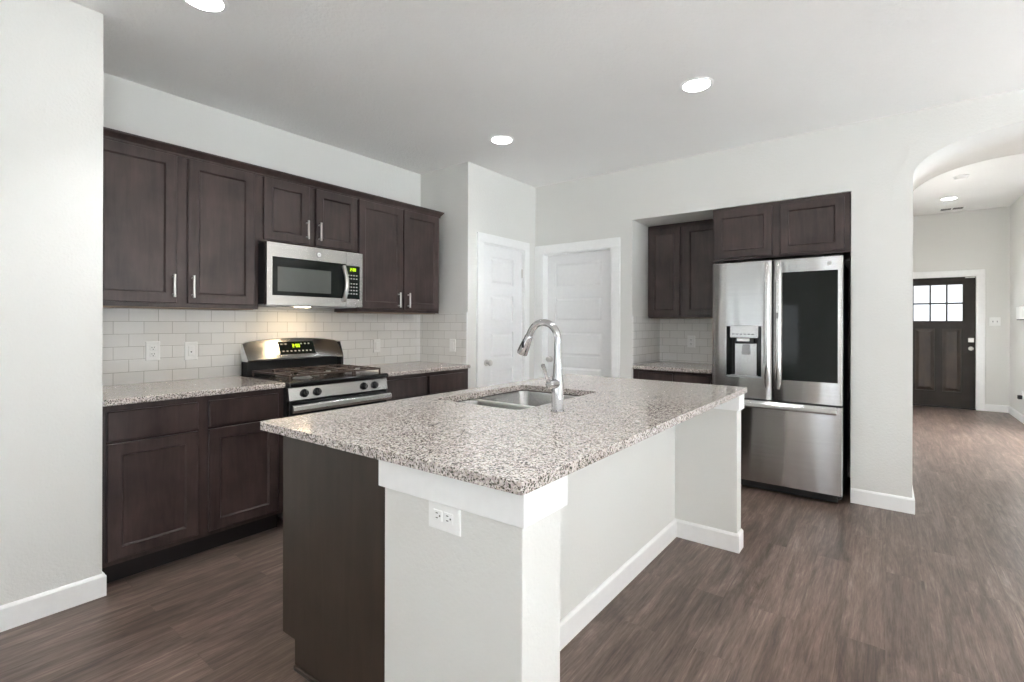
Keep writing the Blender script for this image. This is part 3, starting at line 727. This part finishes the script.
# backguard with arched stainless control panel over a dark recess
b = MB(face_px(0)); 
b.box(R0, R1, 0.90, 1.03, -3.560, -3.535)
for u0, u1 in ((R0, R0 + 0.02), (R1 - 0.02, R1)): b.loft([[(u0, 0.92, -3.56), (u0, 0.92, -3.475), (u0, 1.03, -3.475), (u0, 1.14, -3.52), (u0, 1.14, -3.56)], [(u1, 0.92, -3.56), (u1, 0.92, -3.475), (u1, 1.03, -3.475), (u1, 1.14, -3.52), (u1, 1.14, -3.56)]])
bgd = b.build('backguard', M['matte'], rg)
n = 24; loops = []
for i in range(n + 1):
    s_ = i / n; yy = R0 - 0.008 + (R1 - R0 - 0.012) * s_; e = abs(2 * s_ - 1)
    zt = 1.178 - 0.028 * e ** 2.2; zb = 1.020 + 0.006 * (1 - e * e)
    if s_ in (0, 1): zt -= 0.006
    loops.append([(-3.545, yy, zb), (-3.452, yy, zb), (-3.447, yy, zb + 0.010), (-3.525, yy, zt - 0.006), (-3.533, yy, zt), (-3.545, yy, zt)])
b = MB(); b.loft(loops); bp = b.build('control_panel', M['steel'], rg, smooth=True)
nrm = Vector((0.134, 0, 0.078)).normalized()
def bgp(u, v, w):   # point on the sloping face: u along y, v fraction up the slope
    p = Vector((-3.447, u, 1.036)).lerp(Vector((-3.525, u, 1.170)), v) + nrm * w; return tuple(p)
b = MB(bgp); b.box(1.785, 2.055, 0.18, 0.84, 0.0, 0.0045); cpd = b.build('control_display', M['blackglass'], bp)
digits(cpd, lambda u, v, w: bgp(u, 0.52 + (v - 1.0) / 0.146, w), '2:00', 1.885, 1.0, 0.026, 0.0045)
b = MB(bgp); b.mat(M['blackglass']).box(1.79, 2.05, 0.24, 0.80, 0.0044, 0.0048); b.mat(M['keys'])
for k in range(8):
    for v in (0.30, 0.68):
        if v > 0.5 and 2 <= k <= 4: continue
        b.box(1.80 + k * 0.030, 1.813 + k * 0.030, v, v + 0.06, 0.0045, 0.0055)
b.build('keypad', None, cpd)
# burners and grates
for bx_, by_, r_ in ((-3.34, 1.74, 0.036), (-3.09, 1.74, 0.045), (-3.34, 2.12, 0.045), (-3.09, 2.12, 0.036), (-3.215, 1.93, 0.04)):
    bn = MB().lathe((bx_, by_, 0.920), (0, 0, 1), [(0, r_ + 0.018), (0.006, r_ + 0.014), (0.012, r_), (0.018, r_)], 24).build('burner', M['grey'], rg, smooth=True)
    MB().lathe((bx_, by_, 0.938), (0, 0, 1), [(0, r_ - 0.004), (0.006, r_ - 0.004), (0.009, r_ - 0.010), (0.0095, 0.001)], 24).build('burner_cap', M['iron'], bn, smooth=True)
def grate(g0, g1):
    b = MB(); x0, x1 = -3.46, -2.965; z0, z1 = 0.948, 0.960; t = 0.011
    b.box(x0, x1, g0, g0 + t, z0, z1); b.box(x0, x1, g1 - t, g1, z0, z1)
    for x in (x0, (x0 + x1) / 2 - t / 2, x1 - t): b.box(x, x + t, g0 + t, g1 - t, z0, z1)
    for x in (x0, x1 - t):
        for y in (g0, g1 - t): b.box(x, x + t, y, y + t, 0.921, z0)
    gc = (g0 + g1) / 2
    for xc in (x0 + 0.125, x1 - 0.125):
        for dx, dy in ((1, 0), (-1, 0), (0, 1), (0, -1)):
            if dx: a, c_ = sorted((xc + dx * 0.035, xc + dx * 0.118)); b.box(a, c_, gc - t / 2, gc + t / 2, z0, z1 + 0.004)
            else: a, c_ = sorted((gc + dy * 0.035, gc + dy * ((g1 - g0) / 2 - t))); b.box(xc - t / 2, xc + t / 2, a, c_, z0, z1 + 0.004)
    return b.build('grate', M['iron'], rg, 0.0025)
for a, c_ in ((R0 + 0.025, 1.803), (1.808, 2.051), (2.056, R1 - 0.025)): grate(a, c_)

# ------------------------------------------------------------------ island
IX0, IX1, IY0, IY1 = -1.865, -0.645, 0.878, 3.11
SX0, SX1, SY0, SY1 = -1.745, -1.235, 1.66, 2.385
worktop('worktop', rrect(IX0, IX1, IY0, IY1, 0.012, 3), 0.8895, CT, 'large speckled granite worktop on the island with a sink cut into it', 'worktop', hole=rrect(SX0, SX1, SY0, SY1, 0.035)[::-1])
# dark island cabinet: end panel, doors towards the range, toe kick
ic = thing('island_cabinet', (-1.5, 2.0, 0), 'dark espresso island cabinet with finished end panel facing the living room', 'cabinet')
b = MB(); b.prism([(-1.838, 0.108), (-1.74, 0.108), (-1.74, 0.0), (-1.193, 0.0), (-1.193, 0.8885), (-1.838, 0.8885)], 0.958, 0.976) if False else None
b = MB(lambda x, z, y: (x, y, z)); b.prism([(-1.838, 0.106), (-1.752, 0.106), (-1.752, 0.0), (-1.193, 0.0), (-1.193, 0.8885), (-1.838, 0.8885)], 0.957, 0.976); b.build('end_panel', M['panel'], ic)
b = MB(lambda x, z, y: (x, y, z)); b.prism([(-1.838, 0.106), (-1.752, 0.106), (-1.752, 0.0), (-1.193, 0.0), (-1.193, 0.8885), (-1.838, 0.8885)], 3.02, 3.035); b.build('end_panel', M['panel'], ic)
b = MB(); b.box(-1.816, -1.155, 0.976, SY0 - 0.06, 0.106, 0.8885); b.box(-1.816, -1.155, SY1 + 0.06, 3.02, 0.106, 0.8885); b.box(-1.816, -1.775, SY0 - 0.06, SY1 + 0.06, 0.106, 0.8885); b.box(-1.775, -1.155, SY0 - 0.06, SY1 + 0.06, 0.106, 0.6)
b.build('carcass', M['wood'], ic)
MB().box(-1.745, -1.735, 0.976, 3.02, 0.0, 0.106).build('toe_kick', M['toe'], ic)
IF = face_nx(-1.816)
MB(IF).box(0.976, 3.02, 0.106, 0.8885, 0, 0.0195).build('face_frame', M['wood'], ic)
for u0, u1 in ((0.985, 1.40), (1.42, 1.66), (1.68, 2.05), (2.07, 2.44), (2.46, 2.73), (2.75, 3.01)):
    d_ = MB(IF).shaker(u0, u1, 0.135, 0.70, 0.020).build('door', M['wood'], ic)
    MB(IF).slab(u0, u1, 0.712, 0.86, 0.020).build('drawer', M['wood'], ic)
b = MB(lambda x, z, y: (x, y, z)); b.prism([(-1.745, 0.0), (-1.193, 0.0), (-1.193, 0.018), (-1.745, 0.018)], 0.945, 0.957); b.build('shoe_moulding', M['panel'], ic, 0.005)
# drywall half wall that carries the overhang: wing, long back, wing
hw_ = thing('half_wall', (-1.0, 2.0, 0), 'pale painted half wall of the island under the granite overhang', 'half wall')
b = MB(); b.box(-1.192, -0.676, 0.922, 1.097, 0, 0.8885); b.box(-1.150, -1.02, 1.097, 2.97, 0, 0.8885); b.box(-1.150, -0.668, 2.97, 3.06, 0, 0.8885)
b.build('drywall', M['wall'], hw_, 0.003)
def apron(x0, x1, ya, yb):
    b = MB(); z0, z1 = 0.800, 0.8885; t = 0.016
    b.box(x0 - 0.004, x1 + t, ya - t, ya, z0, z1); b.box(x1, x1 + t, ya, yb, z0, z1); b.box(x1 - 0.34 if yb > 2 else x0 - 0.004, x1 + t, yb, yb + t, z0, z1)
    return b.build('apron_trim', M['trim'], hw_, 0.002)
apron(-1.198, -0.676, 0.922, 1.092)
b = MB(); z0, z1, t = 0.800, 0.8885, 0.014
b.box(-1.018, -0.668 + t, 2.97 - t, 2.97, z0, z1); b.box(-0.668, -0.668 + t, 2.97, 3.06, z0, z1); b.box(-1.15, -0.668 + t, 3.06, 3.06 + t, z0, z1); b.build('apron_trim', M['trim'], hw_, 0.002)
board('baseboard', [(-1.02, 1.098), (-1.02, 2.97), (-0.668, 2.97), (-0.668, 3.06)], hw_)

# sink: two stainless bowls hung under the granite
sk = thing('sink', (-1.49, 2.04, 0.69), 'undermount stainless double bowl sink set in the island worktop', 'sink')
def bowl(y0, y1, depth, x0=SX0 - 0.004, x1=SX1 + 0.004):
    b = MB(); zt = 0.884
    loops = [[(x, y, z) for x, y in rrect(x0 + d, x1 - d, y0 + d, y1 - d, (0.02 if d < 0 else 0.06 - d * 0.4))] for d, z in
             ((-0.012, zt), (0, zt), (0.003, zt - 0.012), (0.010, zt - depth + 0.04), (0.022, zt - depth + 0.010), (0.045, zt - depth))]
    b.loft(loops, cap0=False)
    o = b.build('bowl', M['steel_sink'], sk, smooth=True)
    s = o.modifiers.new('sheet', 'SOLIDIFY'); s.thickness = 0.0012; s.offset = -1
    cx_, cy_ = (x0 + x1) / 2, (y0 + y1) / 2
    MB().lathe((cx_, cy_, zt - depth + 0.0005), (0, 0, 1), [(0, 0.044), (0.003, 0.042), (0.0035, 0.030), (0.001, 0.028), (0.001, 0.001)], 24).build('drain', M['chrome'], o, smooth=True)
MB().box(SX0 - 0.01, SX1 + 0.01, 1.928, 1.962, 0.8805, 0.886).build('divider', M['nickel'], sk, 0.002)  # brighter metal than the bowls, its lit top put into the colour
bowl(SY0 - 0.004, 1.932, 0.17); bowl(1.958, SY1 + 0.004, 0.20)

# faucet
FB = Vector((-1.098, 1.750, CT))
fc = thing('faucet', FB, 'chrome gooseneck pull-down faucet standing on the island beside the sink', 'faucet')
b = MB(); b.lathe(FB, (0, 0, 1), [(0, 0.029), (0.004, 0.029), (0.008, 0.0255), (0.05, 0.025), (0.11, 0.0245), (0.15, 0.021), (0.21, 0.0165), (0.22, 0.0155)], 28); b.build('body', M['chrome'], fc, smooth=True)
pts, rr = [], []
zc = 1.221; R = 0.073
for i in range(6): pts.append((FB.x, FB.y, 1.13 + (zc - 1.13) * i / 5)); rr.append(0.0152)
for i in range(1, 19):
    a = math.radians(158) * i / 18
    pts.append((FB.x - R + R * math.cos(a), FB.y, zc + R * math.sin(a))); rr.append(0.0152)
end = Vector(pts[-1]); dr_ = (end - Vector(pts[-2])).normalized()
pts.append(tuple(end + dr_ * 0.012)); rr.append(0.0152)
b = MB(); b.tube(pts, rr, 18); b.build('spout', M['chrome'], fc, smooth=True)
e0 = end + dr_ * 0.012
b = MB(); b.lathe(e0, dr_, [(0, 0.0155), (0.004, 0.0175), (0.02, 0.0185), (0.055, 0.0225), (0.085, 0.0245), (0.092, 0.0235), (0.093, 0.016), (0.088, 0.001)], 24); sh = b.build('spray_head', M['chrome'], fc, smooth=True)
pb = e0 + dr_ * 0.045 + Vector((0, -0.0205, 0)); MB().box(pb.x - 0.006, pb.x + 0.006, pb.y - 0.002, pb.y + 0.003, pb.z - 0.014, pb.z + 0.014).build('button', M['slot'], sh, 0.001)
b = MB(); hz = 1.038
b.lathe((FB.x, FB.y, hz), (0, -1, 0), [(0, 0.020), (0.045, 0.020), (0.062, 0.019), (0.068, 0.012)], 20)
b.tube([(FB.x, FB.y - 0.055, hz + 0.006), (FB.x, FB.y - 0.080, hz + 0.03), (FB.x, FB.y - 0.098, hz + 0.065), (FB.x, FB.y - 0.112, hz + 0.085)], [0.009, 0.008, 0.007, 0.0085], 12)
b.build('lever', M['chrome'], fc, smooth=True)

# ------------------------------------------------------------------ electrical plates
def plate(name, T, u, v, wu, wv, label, kind, w0=0.0, cat='outlet', group=None):
    t = thing(name, T(u, v, w0), label, cat, group)
    MB(T).slab(u - wu / 2, u + wu / 2, v - wv / 2, v + wv / 2, w0, 0.006, 0.003).build('cover_plate', M['plastic'], t)
    if kind == 'duplex':
        hor = wu > wv
        for s in (-1, 1):
            cu, cv = (u + s * 0.02, v) if hor else (u, v + s * 0.02)
            fc_ = MB(T).slab(cu - 0.0165, cu + 0.0165, cv - 0.0145, cv + 0.0145, w0 + 0.006, 0.002, 0.001).build('socket', M['plastic'], t)
            q = MB(T)
            if hor:
                for dv in (-0.0065, 0.0065): q.box(cu - 0.007, cu + 0.001, cv + dv - 0.0012, cv + dv + 0.0012, w0 + 0.008, w0 + 0.0085)
                q.box(cu + 0.006, cu + 0.0105, cv - 0.0022, cv + 0.0022, w0 + 0.008, w0 + 0.0085)
            else:
                for du in (-0.0065, 0.0065): q.box(cu + du - 0.0012, cu + du + 0.0012, cv - 0.001, cv + 0.007, w0 + 0.008, w0 + 0.0085)
                q.box(cu - 0.0022, cu + 0.0022, cv - 0.0105, cv - 0.006, w0 + 0.008, w0 + 0.0085)
            q.build('slot', M['slot'], fc_)
    elif kind == 'toggle':
        for s in (-1, 1):
            MB(T).box(u + s * 0.023 - 0.005, u + s * 0.023 + 0.005, v - 0.012, v + 0.012, w0 + 0.006, w0 + 0.012).build('toggle', M['grey'], t, 0.001)
    elif kind == 'rocker':
        MB(T).slab(u - 0.017, u + 0.017, v - 0.033, v + 0.033, w0 + 0.006, 0.003, 0.002).build('rocker', M['plastic'], t)
        MB(T).box(u - 0.004, u + 0.004, v - 0.010, v - 0.002, w0 + 0.009, w0 + 0.0095).build('jack', M['slot'], t) if 'dark' in label else None
    return t
WT = face_px(XL + TT)
plate('outlet', WT, 1.053, 1.112, 0.075, 0.118, 'white two-socket outlet plate on the tile above the left worktop', 'duplex')
plate('wall_plate', WT, 1.262, 1.104, 0.075, 0.118, 'white wall plate with a dark dot on the tile just left of the range', 'rocker')
plate('wall_plate', WT, 2.731, 1.085, 0.075, 0.118, 'white wall plate on the tile right of the range', 'rocker')
plate('wall_plate', face_ny(YP - TT), -3.17, 1.085, 0.075, 0.118, 'white wall plate on the tiled pantry side wall in the corner', 'rocker')
plate('outlet', face_ny(NYB - TT), -1.555, 1.11, 0.075, 0.118, 'white outlet plate on the tile in the recess beside the refrigerator', 'duplex')
island_outlet = plate('outlet', face_ny(0.922), -0.938, 0.763, 0.120, 0.080, 'white sideways outlet plate on the end of the island half wall', 'duplex')
plate('light_switch', face_ny(YD), 1.275, 1.335, 0.12, 0.125, 'white double toggle switch plate on the foyer wall beside the entrance door', 'toggle', cat='switch')
# things on the foyer's right wall
HT = face_nx(AX1)
t = thing('doorbell_chime', HT(9.25, 1.44, 0), 'white box on the foyer right wall at eye level, cut by the frame', 'chime')
MB(HT).slab(9.14, 9.36, 1.36, 1.53, 0, 0.045, 0.008).build('housing', M['plastic'], t)
MB(HT).box(9.15, 9.35, 1.35, 1.36, 0, 0.04).build('base', M['slot'], t)
t = plate('outlet', HT, 9.22, 0.36, 0.075, 0.118, 'white outlet low on the foyer right wall with a black adapter', 'duplex')
t2 = MB(HT).slab(9.19, 9.25, 0.305, 0.355, 0.009, 0.04, 0.005).build('power_adapter', M['slot']); tag(t2, 'small black power adapter plugged into the foyer outlet', 'adapter')

# the island's near end is not quite square to its long side
for o in list(C.objects):
    top = o
    while top.parent: top = top.parent
    if o.type != 'MESH' or top.name not in (hw_.name, ic.name, 'worktop.003', island_outlet.name): continue
    off = o.matrix_basis.translation if not o.parent else ORG.get(o.name, Vector())
    for v_ in o.data.vertices:
        p_ = v_.co + off
        if top.name == ic.name and p_.y > 1.0: continue
        k_ = min(max((3.0 - p_.y) / 2.1, 0), 1) * (p_.x + 1.86) / 1.2
        v_.co.y += 0.036 * k_; v_.co.x -= 0.024 * k_

# ------------------------------------------------------------------ ceiling lights and foyer fittings
def can(x, y, z, label):
    ld = bpy.data.lights.new('recessed_lamp', 'SPOT'); ld.energy = 36; ld.spot_size = math.radians(100); ld.spot_blend = 1.0; ld.shadow_soft_size = 0.07; ld.color = (0.96, 0.98, 1.0)
    lo_ = bpy.data.objects.new('recessed_lamp', ld); C.objects.link(lo_); lo_.location = (x, y, z - 0.09)
    t = thing('recessed_light', (x, y, z), label, 'ceiling light', 'recessed ceiling lights')
    MB().lathe((x, y, z), (0, 0, -1), [(0, 0.098), (0.003, 0.098), (0.006, 0.090), (0.006, 0.078), (0.001, 0.074)], 36).build('trim_ring', M['trim'], t, smooth=True)
    MB().lathe((x, y, z - 0.001), (0, 0, -1), [(0, 0.076), (0.006, 0.076), (0.0075, 0.060), (0.008, 0.001)], 36).build('lens', M['lens'], t, smooth=True)
can(-2.44, 0.90, ZC, 'lit recessed ceiling light above the left wall cabinet')
can(-2.42, 3.02, ZC, 'lit recessed ceiling light near the pantry corner')
can(-0.92, 3.04, ZC, 'lit recessed ceiling light above the far end of the island')
can(-0.92, 0.92, ZC, 'lit recessed ceiling light above the near end of the island')
can(0.677, 8.98, ZH, 'lit recessed ceiling light in the foyer')
t = thing('smoke_detector', (0.685, 7.70, ZH), 'round white smoke detector on the foyer ceiling', 'smoke detector')
MB().lathe((0.685, 7.70, ZH), (0, 0, -1), [(0, 0.07), (0.012, 0.07), (0.016, 0.062), (0.036, 0.055), (0.042, 0.040), (0.043, 0.001)], 30).build('housing', M['plastic'], t, smooth=True)
t = thing('air_vent', (0.77, 9.78, ZH), 'white slotted air vent on the foyer ceiling near the entrance door', 'vent')
b = MB(); b.box(0.62, 0.92, 9.70, 9.86, ZH - 0.006, ZH); b.build('frame', M['plastic'], t)
b = MB()
for k in range(5): b.box(0.645, 0.76, 9.718 + k * 0.028, 9.732 + k * 0.028, ZH - 0.0075, ZH - 0.006); b.box(0.78, 0.895, 9.718 + k * 0.028, 9.732 + k * 0.028, ZH - 0.0075, ZH - 0.006)
b.build('slots', M['slot'], t)
